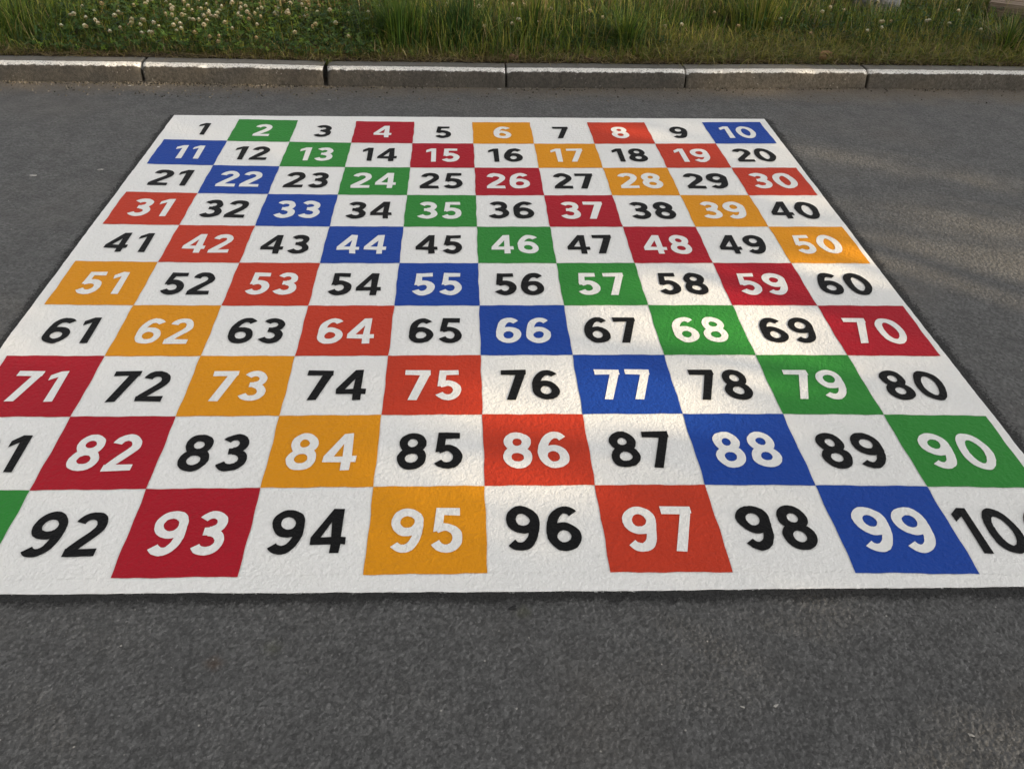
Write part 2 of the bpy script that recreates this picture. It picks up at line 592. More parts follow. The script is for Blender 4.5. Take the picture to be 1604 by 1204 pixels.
def digits():
    SIX = [(0.088, 0.36)] + bez([(0.088, 0.36), (0.088, 0.72), (0.215, 0.912), (0.36, 0.912)], 16)[1:] + bez([(0.36, 0.912), (0.43, 0.912), (0.48, 0.88), (0.525, 0.815)], 6)[1:]
    six = ring(0.31, 0.315, 0.222, 0.227) + ribbon(SIX)
    return {
        '0': (0.66, ribbon([(0.33 + 0.242 * math.cos(a), 0.5 + 0.412 * math.sin(a)) for a in np.linspace(0, 2 * math.pi, 49)[:-1]], closed=True)),
        '1': (0.37, [[(0.19, 0), (0.37, 0), (0.37, 1), (0.19, 1)], [(0.19, 1.0), (0.0, 0.86), (0.0, 0.685), (0.19, 0.80)]]),
        '2': (0.58, ribbon(arc(0.29, 0.70, 0.202, 0.212, 168, -28, 24) + [(0.40, 0.50), (0.26, 0.335), (0.13, 0.17), (0.085, 0.10)])
              + [[(0.0, 0.0), (0.58, 0.0), (0.58, 0.17), (0.0, 0.17)], [(0.0, 0.0), (0.12, 0.0), (0.16, 0.16), (0.0, 0.14)]]),
        '3': (0.60, ribbon(arc(0.29, 0.725, 0.195, 0.187, 152, -90, 24)) + ribbon(arc(0.29, 0.302, 0.222, 0.214, 90, -155, 26))
              + [[(0.19, 0.445), (0.30, 0.445), (0.30, 0.61), (0.19, 0.61)]]),
        '4': (0.66, [[(0.36, 1.0), (0.55, 1.0), (0.19, 0.36), (0.0, 0.36)], [(0.0, 0.20), (0.66, 0.20), (0.66, 0.365), (0.0, 0.365)],
                     [(0.385, 0.0), (0.56, 0.0), (0.56, 1.0), (0.385, 1.0)]]),
        '5': (0.60, [[(0.10, 0.83), (0.55, 0.83), (0.55, 1.0), (0.10, 1.0)], [(0.10, 1.0), (0.05, 0.45), (0.215, 0.47), (0.255, 1.0)]]
              + ribbon([(0.10, 0.50)] + arc(0.285, 0.325, 0.222, 0.238, 118, -152, 28))),
        '6': (0.62, six),
        '7': (0.58, [[(0.0, 0.83), (0.58, 0.83), (0.58, 1.0), (0.0, 1.0)], [(0.37, 0.90), (0.58, 0.90), (0.30, 0.0), (0.10, 0.0)]]),
        '8': (0.61, ring(0.305, 0.715, 0.192, 0.197) + ring(0.305, 0.300, 0.217, 0.212)),
        '9': (0.62, [[(0.62 - x, 1 - y) for x, y in q] for q in six]),
    }


def union2d(quads):
    vs = []; fs = []
    for q in quads:
        b = len(vs)
        ar = sum(q[i][0] * q[(i + 1) % 4][1] - q[(i + 1) % 4][0] * q[i][1] for i in range(4))
        if ar < 0: q = q[::-1]
        vs += [Vector(p) for p in q]
        fs.append([b, b + 1, b + 2, b + 3])
    v, e, f, *_ = geometry.delaunay_2d_cdt(vs, [], fs, 1, 1e-5)
    v = [tuple(p) for p in v]
    A = np.array([[q[i] if sum(q[k][0] * q[(k + 1) % 4][1] - q[(k + 1) % 4][0] * q[k][1] for k in range(4)) > 0 else q[3 - i] for i in range(4)] for q in quads])
    keep = []
    for t in f:
        c = np.mean([v[k] for k in t], 0)
        e = np.roll(A, -1, 1) - A
        w = c - A
        if ((e[..., 0] * w[..., 1] - e[..., 1] * w[..., 0]) > -1e-7).all(1).any(): keep.append(tuple(t))
    return v, keep


BRUSH = {}
for HS in (0.098, 0.090):                                  # the near rows were painted with a slightly narrower brush
    BRUSH[HS] = {k: (w, *union2d(q)) for k, (w, q) in digits().items()}
CYC = ['blue', 'green', 'crimson', 'yellow', 'orange']
START = [1, 0, 0, 4, 4, 3, 3, 2, 2, 1]
ROWH = [0.535, 0.535, 0.55, 0.53, 0.505, 0.51, 0.50, 0.50, 0.50, 0.505]
CNAME = {'blue': 'blue', 'green': 'green', 'crimson': 'dark red', 'yellow': 'amber yellow', 'orange': 'orange red', 'white': 'white'}
for num in range(1, 101):
    r_, c_ = divmod(num - 1, 10)
    coloured = (c_ % 2) == ((r_ + 1) % 2)
    cname = CYC[(START[r_] + c_ // 2) % 5] if coloured else 'white'
    rr = np.random.default_rng(num)
    # square outline with a brushed, slightly uneven edge
    ins = 0.0 if coloured else 0.008
    path = []
    S = 22
    for (a, b), (c, d) in (((ins, ins), (1 - ins, ins)), ((1 - ins, ins), (1 - ins, 1 - ins)), ((1 - ins, 1 - ins), (ins, 1 - ins)), ((ins, 1 - ins), (ins, ins))):
        w = 0
        for k in range(S):
            t = k / S
            w = 0.6 * w + rr.normal(0, 0.0005)
            ww = w * min(1, min(t, 1 - t) * 10)
            u = a + (c - a) * t + (ww if a == c else 0); v = b + (d - b) * t + (ww if b == d else 0)
            path.append((*G(c_ + u, r_ + v), 0.0058 if coloured else 0.0049))
    me = bpy.data.meshes.new('numbered_square')
    me.from_pydata(path[::-1], [], [tuple(range(len(path)))])
    me.update()
    sq = link('numbered_square', me, [PAINT[cname]], grid)
    sq['label'] = f'{CNAME[cname]} square with the {"white" if coloured else "black"} number {num}'
    # number
    s = str(num)
    DGEO = BRUSH[0.098 if r_ < 6 else 0.090]
    H = ROWH[r_] * rr.uniform(0.985, 1.015)
    sp = (0.125 if '1' not in s else 0.165) if len(s) < 3 else 0.135
    wide = (0.85, 0.85, 0.87, 0.87, 0.86, 0.87, 0.885, 0.895, 0.90, 0.90)[r_] if len(s) < 3 else 0.82
    ws = [DGEO[ch][0] * wide for ch in s]
    tot = sum(ws) + sp * (len(s) - 1)
    u0 = 0.5 - tot * H / 2 + rr.normal(0, 0.006) - 0.005
    v0 = 0.5 + H / 2 + rr.normal(0, 0.005) - 0.005 + (0, 0, 0, 0, 0.01, 0.02, 0.027, 0.03, 0.03, 0.03)[r_]
    V = []; F = []
    for ch, w in zip(s, ws):
        _, dv, df = DGEO[ch]
        b = len(V)
        p1, p2 = rr.uniform(0, 6.28, 2)
        for (x, y) in dv:
            x += 0.008 * math.sin(7 * y + p1); y2 = y + 0.007 * math.sin(8 * x + p2)
            x += rr.normal(0, 0.0022); y2 += rr.normal(0, 0.0022)
            gx, gy = G(c_ + u0 + x * wide * H, r_ + v0 - y2 * H)
            V.append((gx, gy, 0.0068))
        F += [tuple(b + k for k in t) for t in df]
        u0 += (w + sp) * H
    me = bpy.data.meshes.new('number'); me.from_pydata(V, [], F); me.update()
    link('number', me, [PAINT['white' if coloured else 'black']], sq)


# ------------------------------------------------------------------ grass and clover
def blades(x, y, z, h, w, lean, cols, seg=4, curl=1.0, az=None):
    """one curved, tapering blade per point; returns V, F, C"""
    n = len(x)
    if az is None: az = rng.uniform(0, 2 * np.pi, n)
    face = az + rng.normal(np.pi / 2, 0.5, n)
    t = np.linspace(0, 1, seg + 1)
    V = np.zeros((n, seg + 1, 2, 3)); C = np.zeros((n, seg + 1, 2, 3))
    for k, tk in enumerate(t):
        d = h * lean * tk ** (1 + curl)
        zz = h * (tk - 0.35 * np.minimum(lean, 1.6) * tk ** 2.2)
        wd = w * (1 - tk ** 1.6) * 0.5 + 0.0004
        px, py = x + np.cos(az) * d, y + np.sin(az) * d
        ox, oy = np.cos(face) * wd, np.sin(face) * wd
        V[:, k, 0] = np.stack([px - ox, py - oy, z + zz], 1)
        V[:, k, 1] = np.stack([px + ox, py + oy, z + zz], 1)
        C[:, k, :] = cols[:, None, :]
    idx = np.arange(n * (seg + 1) * 2).reshape(n, seg + 1, 2)
    F = np.stack([idx[:, :-1, 0], idx[:, :-1, 1], idx[:, 1:, 1], idx[:, 1:, 0]], -1).reshape(-1, 4)
    return V.reshape(-1, 3), F, C.reshape(-1, 3)


def join(parts):
    V = []; F = []; C = []; b = 0
    for v, f, c in parts:
        V.append(v); F.append(f + b); C.append(c); b += len(v)
    return np.concatenate(V), np.concatenate(F), np.concatenate(C)


def palette(n, cols, jit=0.25):
    cols = np.array(cols)
    c = cols[rng.integers(0, len(cols), n)]
    return c * rng.uniform(1 - jit, 1 + jit, (n, 1))


GREEN = [(0.045, 0.095, 0.011), (0.09, 0.145, 0.015), (0.022, 0.055, 0.008), (0.19, 0.22, 0.03), (0.06, 0.10, 0.022)]
DARKG = [(0.014, 0.042, 0.009), (0.024, 0.062, 0.014), (0.045, 0.09, 0.02)]
STRAW = [(0.27, 0.20, 0.09), (0.20, 0.15, 0.065), (0.34, 0.27, 0.14), (0.15, 0.105, 0.05)]
OLIVE = [(0.22, 0.21, 0.035), (0.29, 0.26, 0.05), (0.15, 0.17, 0.03), (0.34, 0.28, 0.08)]


def noise2(x, y, s, seed=0):
    return (np.sin(x * s + seed) * np.sin(y * s * 1.3 + 1.7 * seed) + np.sin(x * s * 2.3 + y * s * 1.1 + seed * 3) * 0.6 + np.sin(y * s * 2.9 - x * s * 1.7 + seed) * 0.4) / 2.0


def yb(x):
    return kerb_y(x) + 0.135


parts = []
# main sward
n = 46000
x = rng.uniform(-4.2, 5.4, n); d = rng.uniform(0.07, 1.75, n)
y = yb(x) + d
tall = np.clip(0.55 + 0.45 * noise2(x, y, 2.1, 1.0), 0.15, 1.1)
tall *= np.where((x > -2.15) & (x < -0.62), 0.42, 1.0)                     # clover patch keeps the grass low
tall *= np.where((x > 1.2) & (d < 0.55), 0.5, 1.0)                       # shorter, drier on the right
tall *= np.where((x > 1.2) & (d >= 0.55), 0.75, 1.0)
h = (0.06 + 0.20 * tall * np.clip(d * 3.0, 0.2, 1)) * rng.uniform(0.55, 1.25, n)
c = palette(n, GREEN)
ol = (rng.random(n) < np.where((x > 0.9) & (d < 0.45), 0.65, 0.14))
c[ol] = palette(int(ol.sum()), OLIVE)
st = rng.random(n) < 0.05 + 0.05 * (d > 0.9)
c[st] = palette(int(st.sum()), STRAW)
keep = rng.random(n) < np.where((x > -2.15) & (x < -0.62) & (d < 0.5), 0.85, 1.0)
x, y, h, c, d = x[keep], y[keep], h[keep], c[keep], d[keep]
parts.append(blades(x, y, np.full(len(x), 0.075), h, rng.uniform(0.003, 0.0065, len(x)), rng.gamma(2.0, 0.22, len(x)), c))
# short creeping grass at the front, mixed directions
n = 15000
x = rng.uniform(-4.2, 5.4, n); d = np.abs(rng.normal(0.06, 0.14, n)) + 0.012
fr = np.clip(0.5 + 0.5 * noise2(x, y[:1].repeat(n), 3.7, 2.0), 0, 1)
d = d + 0.05 * (1 - fr)
y = yb(x) + d
c = palette(n, OLIVE + GREEN[:2])
st = rng.random(n) < 0.3; c[st] = palette(int(st.sum()), STRAW)
parts.append(blades(x, y, np.full(n, 0.078), rng.uniform(0.025, 0.075, n), rng.uniform(0.002, 0.0045, n), rng.gamma(2.5, 0.35, n), c, seg=3))
# thick curly, half-dry fringe on the right
n = 9000
x = rng.uniform(0.9, 5.2, n); d = rng.uniform(0.02, 0.5, n) ** 1.0
y = yb(x) + d
c = palette(n, OLIVE + STRAW[:2] + GREEN[:2])
parts.append(blades(x, y, np.full(n, 0.078), rng.uniform(0.05, 0.13, n), rng.uniform(0.003, 0.0055, n), rng.gamma(4.0, 0.35, n), c, seg=5, curl=0.7))
# thinner grass farther back
n = 26000
x = rng.uniform(-9, 11, n); y = rng.uniform(3.7, 9.5, n)
c = palette(n, GREEN + OLIVE[:2]); st = rng.random(n) < 0.16; c[st] = palette(int(st.sum()), STRAW)
parts.append(blades(x, y, np.full(n, 0.08), rng.uniform(0.10, 0.34, n), rng.uniform(0.005, 0.011, n), rng.gamma(2.0, 0.2, n), c, seg=3))
# tall stems with pale seed heads at the back
n = 2600
x = rng.uniform(-4, 5, n); y = yb(x) + rng.uniform(0.75, 1.9, n)
c = palette(n, STRAW + [(0.3, 0.3, 0.14)])
keep = rng.random(n) < np.where((x > -1.2) & (x < 1.4), 1.0, 0.3)
x, y, c = x[keep], y[keep], c[keep]; n = len(x)
parts.append(blades(x, y, np.full(n, 0.08), rng.uniform(0.2, 0.42, n), rng.uniform(0.003, 0.006, n), rng.gamma(1.5, 0.1, n), c, seg=4))
V, F, C = join(parts)
g = link('grass', mesh_np('grass', V, F, C), [M_grass])
tag(g, 'green roadside grass growing on the verge behind the kerb', 'grass', kind='stuff')

# thatch: dead straw lying on the soil strip
n = 9000
x = rng.uniform(-4.2, 5.4, n); d = np.abs(rng.normal(0.0, 0.13, n)) + 0.004
y = yb(x) + d
V, F, C = blades(x, y, np.full(n, 0.083), rng.uniform(0.02, 0.06, n), rng.uniform(0.002, 0.005, n), rng.uniform(1.2, 3.0, n), palette(n, STRAW + [(0.09, 0.06, 0.035)]), seg=3, curl=0.2)
V[:, 2] = np.maximum(V[:, 2], 0.086)
tag(link('dry_grass', mesh_np('dry_grass', V, F, C), [M_grass]), 'dry straw and dead grass lying along the back of the kerb', 'dry grass', kind='stuff')


# clover leaves
def clover(x, y, z, size, cols):
    n = len(x)
    a0 = rng.uniform(0, 2 * np.pi, n)
    tilt = rng.normal(0, 0.35, (n, 2))
    V = []; F = []; C = []
    lob = [(0.0, 0.0), (0.55, -0.42), (1.0, -0.30), (0.93, 0.0), (1.0, 0.30), (0.55, 0.42)]
    b = 0
    for k in range(3):
        a = a0 + k * 2.094 + rng.normal(0, 0.12, n)
        vv = np.zeros((n, 6, 3))
        up = rng.uniform(-0.1, 0.35, n)
        for j, (u, v) in enumerate(lob):
            lx = (np.cos(a) * u - np.sin(a) * v) * size; ly = (np.sin(a) * u + np.cos(a) * v) * size
            vv[:, j] = np.stack([x + lx, y + ly, z + up * u * size + abs(v) * 0.25 * size + tilt[:, 0] * lx + tilt[:, 1] * ly], 1)
        V.append(vv.reshape(-1, 3)); C.append(np.repeat(cols, 6, 0))
        i = np.arange(n)[:, None] * 6 + b
        F.append(np.concatenate([i + np.array([[0, 1, 2, 3]]), i + np.array([[0, 3, 4, 5]])]))
        b += n * 6
    return np.concatenate(V), np.concatenate(F), np.concatenate(C)


parts = []
n = 7600
x = rng.uniform(-2.35, -0.5, n); d = 0.055 + 1.35 * rng.random(n) ** 1.15
y = yb(x) + d
z = 0.09 + rng.uniform(0.0, 1, n) * np.clip(0.03 + d * 0.22, 0.03, 0.13)
parts.append(clover(x, y, z, rng.uniform(0.008, 0.017, n), palette(n, DARKG + GREEN[:2] + [(0.06, 0.115, 0.022)])))
n = 6500
x = np.concatenate([rng.uniform(-4.2, -2.2, n // 5), rng.uniform(0.3, 1.1, n // 5), rng.uniform(1.6, 4.6, n - 2 * (n // 5))])
d = np.concatenate([rng.uniform(0.1, 1.3, n // 5), rng.uniform(0.18, 0.9, n // 5), rng.uniform(0.28, 1.2, n - 2 * (n // 5))])
y = yb(x) + d
z = 0.09 + rng.uniform(0, 1, n) * np.clip(0.02 + d * 0.2, 0.03, 0.12)
parts.append(clover(x, y, z, rng.uniform(0.007, 0.014, n), palette(n, DARKG)))
V, F, C = join(parts)
tag(link('clover_leaves', mesh_np('clover_leaves', V, F, C), [M_leaf]), 'low dark green clover leaves among the grass behind the kerb', 'clover', kind='stuff')


# clover flowers: a ball of florets on a thin stem, origin at the foot of the stem
def flower_mesh(seed, tint, H):
    r = np.random.default_rng(seed)
    V = []; F = []; C = []
    rad = 0.0106
    nfl = 95
    for k in range(nfl):
        zz = 1 - 1.75 * (k + 0.5) / nfl
        a = k * 2.39996
        rr_ = math.sqrt(max(0, 1 - zz * zz))
        dr = Vector((rr_ * math.cos(a), rr_ * math.sin(a), zz))
        dr = (dr + Vector(r.normal(0, 0.12, 3))).normalized()
        up = (Vector((0, 0, 1)) - dr * dr.z)
        up = up.normalized() if up.length > 0.05 else Vector((1, 0, 0))
        sd = dr.cross(up)
        tip = dr * rad * r.uniform(0.92, 1.15) + up * 0.0012
        base = dr * rad * 0.45
        w = 0.0016
        b = len(V)
        for p in (base - sd * w * 0.6, base + sd * w * 0.6, tip + sd * w, tip - sd * w):
            V.append((p.x, p.y, p.z + H))
        F.append((b, b + 1, b + 2, b + 3))
        if zz < -0.1: cc = (0.34, 0.29, 0.15)
        else: cc = tint
        cc = tuple(c * r.uniform(0.8, 1.1) for c in cc)
        ci = (cc[0] * 0.75, cc[1] * 0.72, cc[2] * 0.5)
        C += [ci, ci, cc, cc]
    b = len(V)
    bendx, bendy = r.normal(0, 0.012, 2)
    rings = 4
    for i in range(rings + 1):
        t = i / rings
        for k in range(4):
            a = k * math.pi / 2
            V.append((bendx * (1 - t) ** 2 - bendx + bendx * 1 + 0.0009 * math.cos(a) - bendx * (1 - (1 - t)), bendy * (1 - t) + 0.0009 * math.sin(a), t * H))
            C.append((0.09, 0.14, 0.035))
    for i in range(rings):
        for k in range(4):
            F.append((b + i * 4 + k, b + i * 4 + (k + 1) % 4, b + (i + 1) * 4 + (k + 1) % 4, b + (i + 1) * 4 + k))
    me = mesh_np('clover_flower', V, F, np.array(C))
    me.materials.append(M_flower)
    return me


fl = [flower_mesh(s, t, H) for s, t, H in ((1, (0.82, 0.79, 0.66), 0.15), (2, (0.78, 0.72, 0.56), 0.17), (3, (0.84, 0.82, 0.72), 0.13),
                                           (4, (0.70, 0.60, 0.44), 0.16), (5, (0.8, 0.76, 0.6), 0.14), (6, (0.62, 0.48, 0.32), 0.12))]
proto = [bpy.data.objects.new('clover_flower', m) for m in fl]
FLG = 'white clover flowers in the dense patch at the left of the verge'
FLG2 = 'white clover flowers scattered in the grass along the rest of the verge'
spots = []
tries = 0
while len(spots) < 236 and tries < 20000:
    tries += 1
    x = random.gauss(-1.5, 0.45)
    d = 0.07 + 1.15 * random.random() ** 0.95
    if x < -2.25 or x > -0.5: continue
    if random.random() < 0.35 and d < 0.2: continue
    y = float(yb(x)) + d
    if any((x - a) ** 2 + (y - b) ** 2 < 0.022 ** 2 for a, b, _ in spots): continue
    spots.append((x, y, FLG))
for _ in range(20): spots.append((random.uniform(0.25, 0.75), 0, FLG2))
for _ in range(26): spots.append((random.uniform(0.8, 3.6), 0, FLG2))
for _ in range(14): spots.append((random.uniform(-0.5, 0.3), 0, FLG2))
for x, y, grp in spots:
    if y == 0: y = float(yb(x)) + random.uniform(0.3, 1.05)
    k = random.randrange(len(proto))
    o = proto[k].copy()
    col.objects.link(o)
    o.location = (x, y, 0.065 - random.uniform(0, 0.025) - 0.03 * max(0, 0.25 - (y - float(yb(x)))))
    o.rotation_euler = (random.gauss(0, 0.12), random.gauss(0, 0.12), random.uniform(0, 6.28))
    s = random.uniform(0.85, 1.25); o.scale = (s, s, random.uniform(0.85, 1.1))
    if grp == FLG: tag(o, 'small round white clover flower in the dense patch behind the left kerb stones', 'clover flower', FLG)
    else: tag(o, 'small white clover flower standing alone in the grass right of the clover patch', 'clover flower', FLG2)


# tufts
def tuft(x, y, n, h, spread, lean, cols, label, w=(0.003, 0.007), bend=None):
    a = rng.uniform(0, 2 * np.pi, n); rr_ = np.abs(rng.normal(0, spread, n))
    V, F, C = blades(rr_ * np.cos(a), rr_ * np.sin(a), np.zeros(n), h * rng.uniform(0.5, 1.1, n), rng.uniform(*w, n),
                     rng.gamma(2.0, lean, n), palette(n, cols), seg=6, az=a)
    if bend:
        m = 12
        az = rng.normal(bend, 0.25, m)
        v2, f2, c2 = blades(rng.normal(0, spread, m), rng.normal(0, spread, m), np.zeros(m), np.full(m, h * 0.8) * rng.uniform(0.6, 1.1, m),
                            np.full(m, 0.006), rng.uniform(1.0, 1.8, m), palette(m, [(0.13, 0.15, 0.06)]), seg=8, az=az)
        V, F, C = join([(V, F, C), (v2, f2, c2)])
    o = link('grass_tuft', mesh_np('grass_tuft', V, F, C), [M_grass])
    o.location = (x, y, 0.075)
    return tag(o, label, 'grass tuft', 'tall grass tufts on the verge')


def broad_weed(x, y, seed, label):
    q = np.random.default_rng(seed)
    n = int(q.integers(9, 14))
    az = np.arange(n) * 2.4 + q.normal(0, 0.3, n)
    V, F, C = blades(np.zeros(n), np.zeros(n), np.zeros(n), q.uniform(0.06, 0.11, n), q.uniform(0.022, 0.036, n), q.uniform(0.7, 1.5, n),
                     palette(n, [(0.05, 0.11, 0.025), (0.075, 0.135, 0.03)]), seg=7, az=az)
    # leaf outline: narrow at the foot, widest in the middle
    V = V.reshape(n, 8, 2, 3); mid = V.mean(2, keepdims=True)
    k = np.array([0.25, 0.5, 0.85, 1.05, 1.15, 1.15, 1.05, 1.0]).reshape(1, 8, 1, 1)
    V = (mid + (V - mid) * k).reshape(-1, 3)
    o = link('broadleaf_weed', mesh_np('broadleaf_weed', V, F, C), [M_leaf])
    o.location = (x, y, 0.08)
    tag(o, label, 'weed', 'broad leaved weeds near the kerb')


for i, (x, dd, lab) in enumerate(((-2.35, 0.16, 'low broad leaved weed behind the leftmost kerb stone'), (-0.62, 0.2, 'low broad leaved weed at the right edge of the white clover patch'),
                                  (1.02, 0.3, 'low broad leaved weed right of the fan shaped grass tuft'), (2.4, 0.33, 'low broad leaved weed behind the kerb joint on the right'),
                                  (2.95, 0.2, 'low broad leaved weed in front of the tuft with straw stalks'))):
    broad_weed(x, float(yb(x)) + dd, 300 + i, lab)

tuft(-0.42, 2.36, 420, 0.30, 0.10, 0.14, GREEN[:3], 'tall green grass tuft just right of the white clover patch')
tuft(-0.08, 2.40, 420, 0.30, 0.10, 0.12, DARKG, 'dark green upright grass tuft behind the kerb joint above the amber square 6')
tuft(0.86, 2.34, 260, 0.25, 0.045, 0.25, GREEN, 'fan shaped grass tuft with long blades arching to the right over dark clover', bend=0.1)
tuft(0.36, 2.55, 300, 0.32, 0.09, 0.13, GREEN + STRAW[:1], 'tall loose grass tuft with straw coloured blades left of the fan shaped tuft')
tuft(1.75, 2.75, 320, 0.34, 0.10, 0.15, GREEN + OLIVE, 'tall yellowish grass tuft in front of the pale grey stone')
tuft(3.15, 2.42, 240, 0.24, 0.07, 0.25, GREEN + STRAW[:1], 'grass tuft with pale straw stalks in front of the wooden sleeper', bend=2.6)
tuft(-2.55, 2.45, 360, 0.22, 0.13, 0.25, GREEN, 'bushy grass tuft left of the white clover patch')


# weeds sprouting in the kerb joints
def sprout(x, y, z, n, label, h=0.05):
    a = rng.uniform(0, 2 * np.pi, n)
    V, F, C = blades(rng.normal(0, 0.008, n), rng.normal(0, 0.006, n), np.zeros(n), h * rng.uniform(0.5, 1.2, n), rng.uniform(0.002, 0.004, n), rng.gamma(2.5, 0.4, n), palette(n, GREEN + OLIVE), seg=4, az=a)
    o = link('weed', mesh_np('weed', V, F, C), [M_grass])
    o.location = (x, y, z)
    tag(o, label, 'weed', 'weeds growing in the kerb joints')


sprout(-0.772, 1.875 + 0.12, 0.07, 40, 'small green weed in the kerb joint right of the clover patch', 0.05)
sprout(1.131, 1.915 + 0.10, 0.05, 55, 'small green weed in the kerb joint above the red square 8', 0.055)


# ------------------------------------------------------------------ loose bits
def lump(name, r, sq, seed, mats, sub=2, rough=0.18):
    bm = bmesh.new()
    bmesh.ops.create_icosphere(bm, subdivisions=sub, radius=1)
    q = np.random.default_rng(seed)
    ph = q.uniform(0, 6.28, 6)
    for v in bm.verts:
        p = v.co
        k = 1 + rough * (math.sin(2.3 * p.x + ph[0]) * math.sin(2.9 * p.y + ph[1]) + 0.6 * math.sin(4.1 * p.z + ph[2] + 2 * p.x) + q.normal(0, 0.25))
        v.co = Vector((p.x * r * sq[0] * k, p.y * r * sq[1] * k, p.z * r * sq[2] * k))
    me = bpy.data.meshes.new(name); bm.to_mesh(me); bm.free()
    return link(name, me, mats)


M_chip = mat_simple('pale_stone', (0.26, 0.25, 0.23), (0.42, 0.40, 0.37), 90.0)
M_rock = mat_simple('grey_stone', (0.13, 0.13, 0.125), (0.24, 0.235, 0.22), 14.0, 0.85, 0.012)
CH = [(-1.82, 0.721, 0.012, 'flat pale stone chip on the far left road, farther from the grid'),
      (-1.57, 0.784, 0.011, 'flat pale stone chip on the road at the left, nearer the square numbered 21'),
      (-1.771, 1.835, 0.007, 'pale stone chip at the foot of the kerb, left of the widest joint'),
      (-1.623, 1.822, 0.007, 'pale stone chip at the foot of the kerb, right of the widest joint'),
      (-0.734, 1.665, 0.006, 'tiny pale chip on the road between the kerb and the square numbered 3'),
      (0.13, 1.86, 0.009, 'pale chip at the kerb foot beside the joint above the amber square 6'),
      (0.555, -1.736, 0.005, 'tiny pale chip on the near asphalt, the right one of a close pair'),
      (0.488, -1.737, 0.004, 'tiny pale chip on the near asphalt, the left one of a close pair'),
      (0.915, -1.808, 0.005, 'tiny pale chip on the near asphalt by the bottom right corner')]
for i, (x, y, r, lab) in enumerate(CH):
    o = lump('stone_chip', r, (1.35, 0.6, 0.3), 70 + i, [M_chip], 1)
    o.location = (x, y, r * 0.3); o.rotation_euler = (0, 0, random.uniform(-0.5, 0.5))
    tag(o, lab, 'stone chip', 'pale stone chips on the road')

# grit along the kerb foot, too fine to count
V = []; F = []; C = []
for k in range(2400):
    x = rng.uniform(-4, 5) if k > 900 else rng.normal(-1.5, 0.5)
    d = abs(rng.normal(0, 0.022)) if k % 4 else rng.uniform(0, 0.22)
    s = rng.uniform(0.0012, 0.0055)
    px, py = x, float(kerb_y(x)) - 0.001 - d
    b = len(V)
    a = rng.uniform(0, 6.28)
    for i in range(4):
        q = a + i * 1.571 + rng.normal(0, 0.2)
        V.append((px + s * math.cos(q) * 1.2, py + s * math.sin(q), -0.0005))
    for i in range(4):
        q = a + i * 1.571
        V.append((px + s * 0.6 * math.cos(q), py + s * 0.6 * math.sin(q), s * rng.uniform(0.7, 1.3)))
    F += [(b + i, b + (i + 1) % 4, b + 4 + (i + 1) % 4, b + 4 + i) for i in range(4)] + [(b + 4, b + 5, b + 6, b + 7)]
    cc = [(0.16, 0.13, 0.095), (0.10, 0.085, 0.07), (0.22, 0.19, 0.15), (0.03, 0.026, 0.022)][rng.integers(0, 4)]
    C += [cc] * 8
tag(link('grit', mesh_np('grit', V, F, np.array(C)), [mat_attr('grit_grain', 0.0, 0.9, 0.2)]), 'fine sand and grit gathered at the foot of the kerb', 'grit', kind='stuff')

# dab of tar by the near edge of the grid
M_tar = mat_simple('tar', (0.006, 0.006, 0.006), (0.012, 0.012, 0.012), 60.0, 0.5, 0.002)
o = lump('tar_blob', 0.0085, (1.3, 0.55, 0.16), 5, [M_tar], 2, 0.35)
o.location = (0.049, -1.487, 0.001); o.rotation_euler = (0, 0, 0.5)
tag(o, 'small black tar blob on the asphalt just below the number 96', 'tar blob')


# curled dead leaf behind the kerb
def leaf(x, y, z, L, seed, mat, label, rz):
    q = np.random.default_rng(seed)
    V = []; F = []; nu, nv = 14, 9
    ph = q.uniform(0, 6.28, 4)
    for i in range(nu):
        t = i / (nu - 1)
        w = 0.42 * L * math.sin(math.pi * min(1, t * 0.97 + 0.03)) ** 0.8 * (1 + 0.12 * math.sin(14 * t + ph[0]))
        for j in range(nv):
            s = j / (nv - 1) * 2 - 1
            V.append(((t - 0.5) * L, s * w, 0.35 * L * (abs(s) ** 1.6) * (0.5 + 0.5 * t) + 0.05 * L * math.sin(9 * t + ph[1]) + 0.07 * L * math.sin(5 * s + ph[2] + 4 * t) + 0.12 * L * (t - 0.5) ** 2))
    F = [(i * nv + j, (i + 1) * nv + j, (i + 1) * nv + j + 1, i * nv + j + 1) for i in range(nu - 1) for j in range(nv - 1)]
    o = link('dead_leaf', mesh_np('dead_leaf', V, F, smooth=True), [mat])
    md = o.modifiers.new('thick', 'SOLIDIFY'); md.thickness = 0.0006
    o.location = (x, y, z); o.rotation_euler = (0.3, 0.1, rz)
    return tag(o, label, 'dead leaf', 'dead leaves by the kerb')


M_dead = mat_simple('dead_leaf', (0.19, 0.10, 0.045), (0.34, 0.20, 0.10), 60.0, 0.8, 0.003)
M_dead2 = mat_simple('dark_dead_leaf', (0.09, 0.05, 0.03), (0.18, 0.11, 0.065), 60.0, 0.8, 0.003)
leaf(1.955, 2.15, 0.10, 0.085, 3, M_dead, 'crumpled orange brown dead leaf behind the kerb stone with the sunlit face', 0.5)
leaf(0.21, 2.085, 0.092, 0.055, 5, M_dead2, 'curled dark brown dead leaf behind the kerb near the joint above square 6', -0.3)
leaf(0.62, 2.08, 0.092, 0.05, 7, M_dead2, 'small dark brown dead leaf lying behind the kerb above the square numbered 7', 2.4)

# pale grey stone half hidden in the grass
o = lump('boulder', 0.17, (1.0, 0.8, 1.1), 12, [M_rock], 4, 0.10)
o.location = (2.66, 3.25, 0.17); o.rotation_euler = (0, 0, 0.4)
tag(o, 'pale grey stone half hidden in tall grass at the top of the verge', 'boulder')

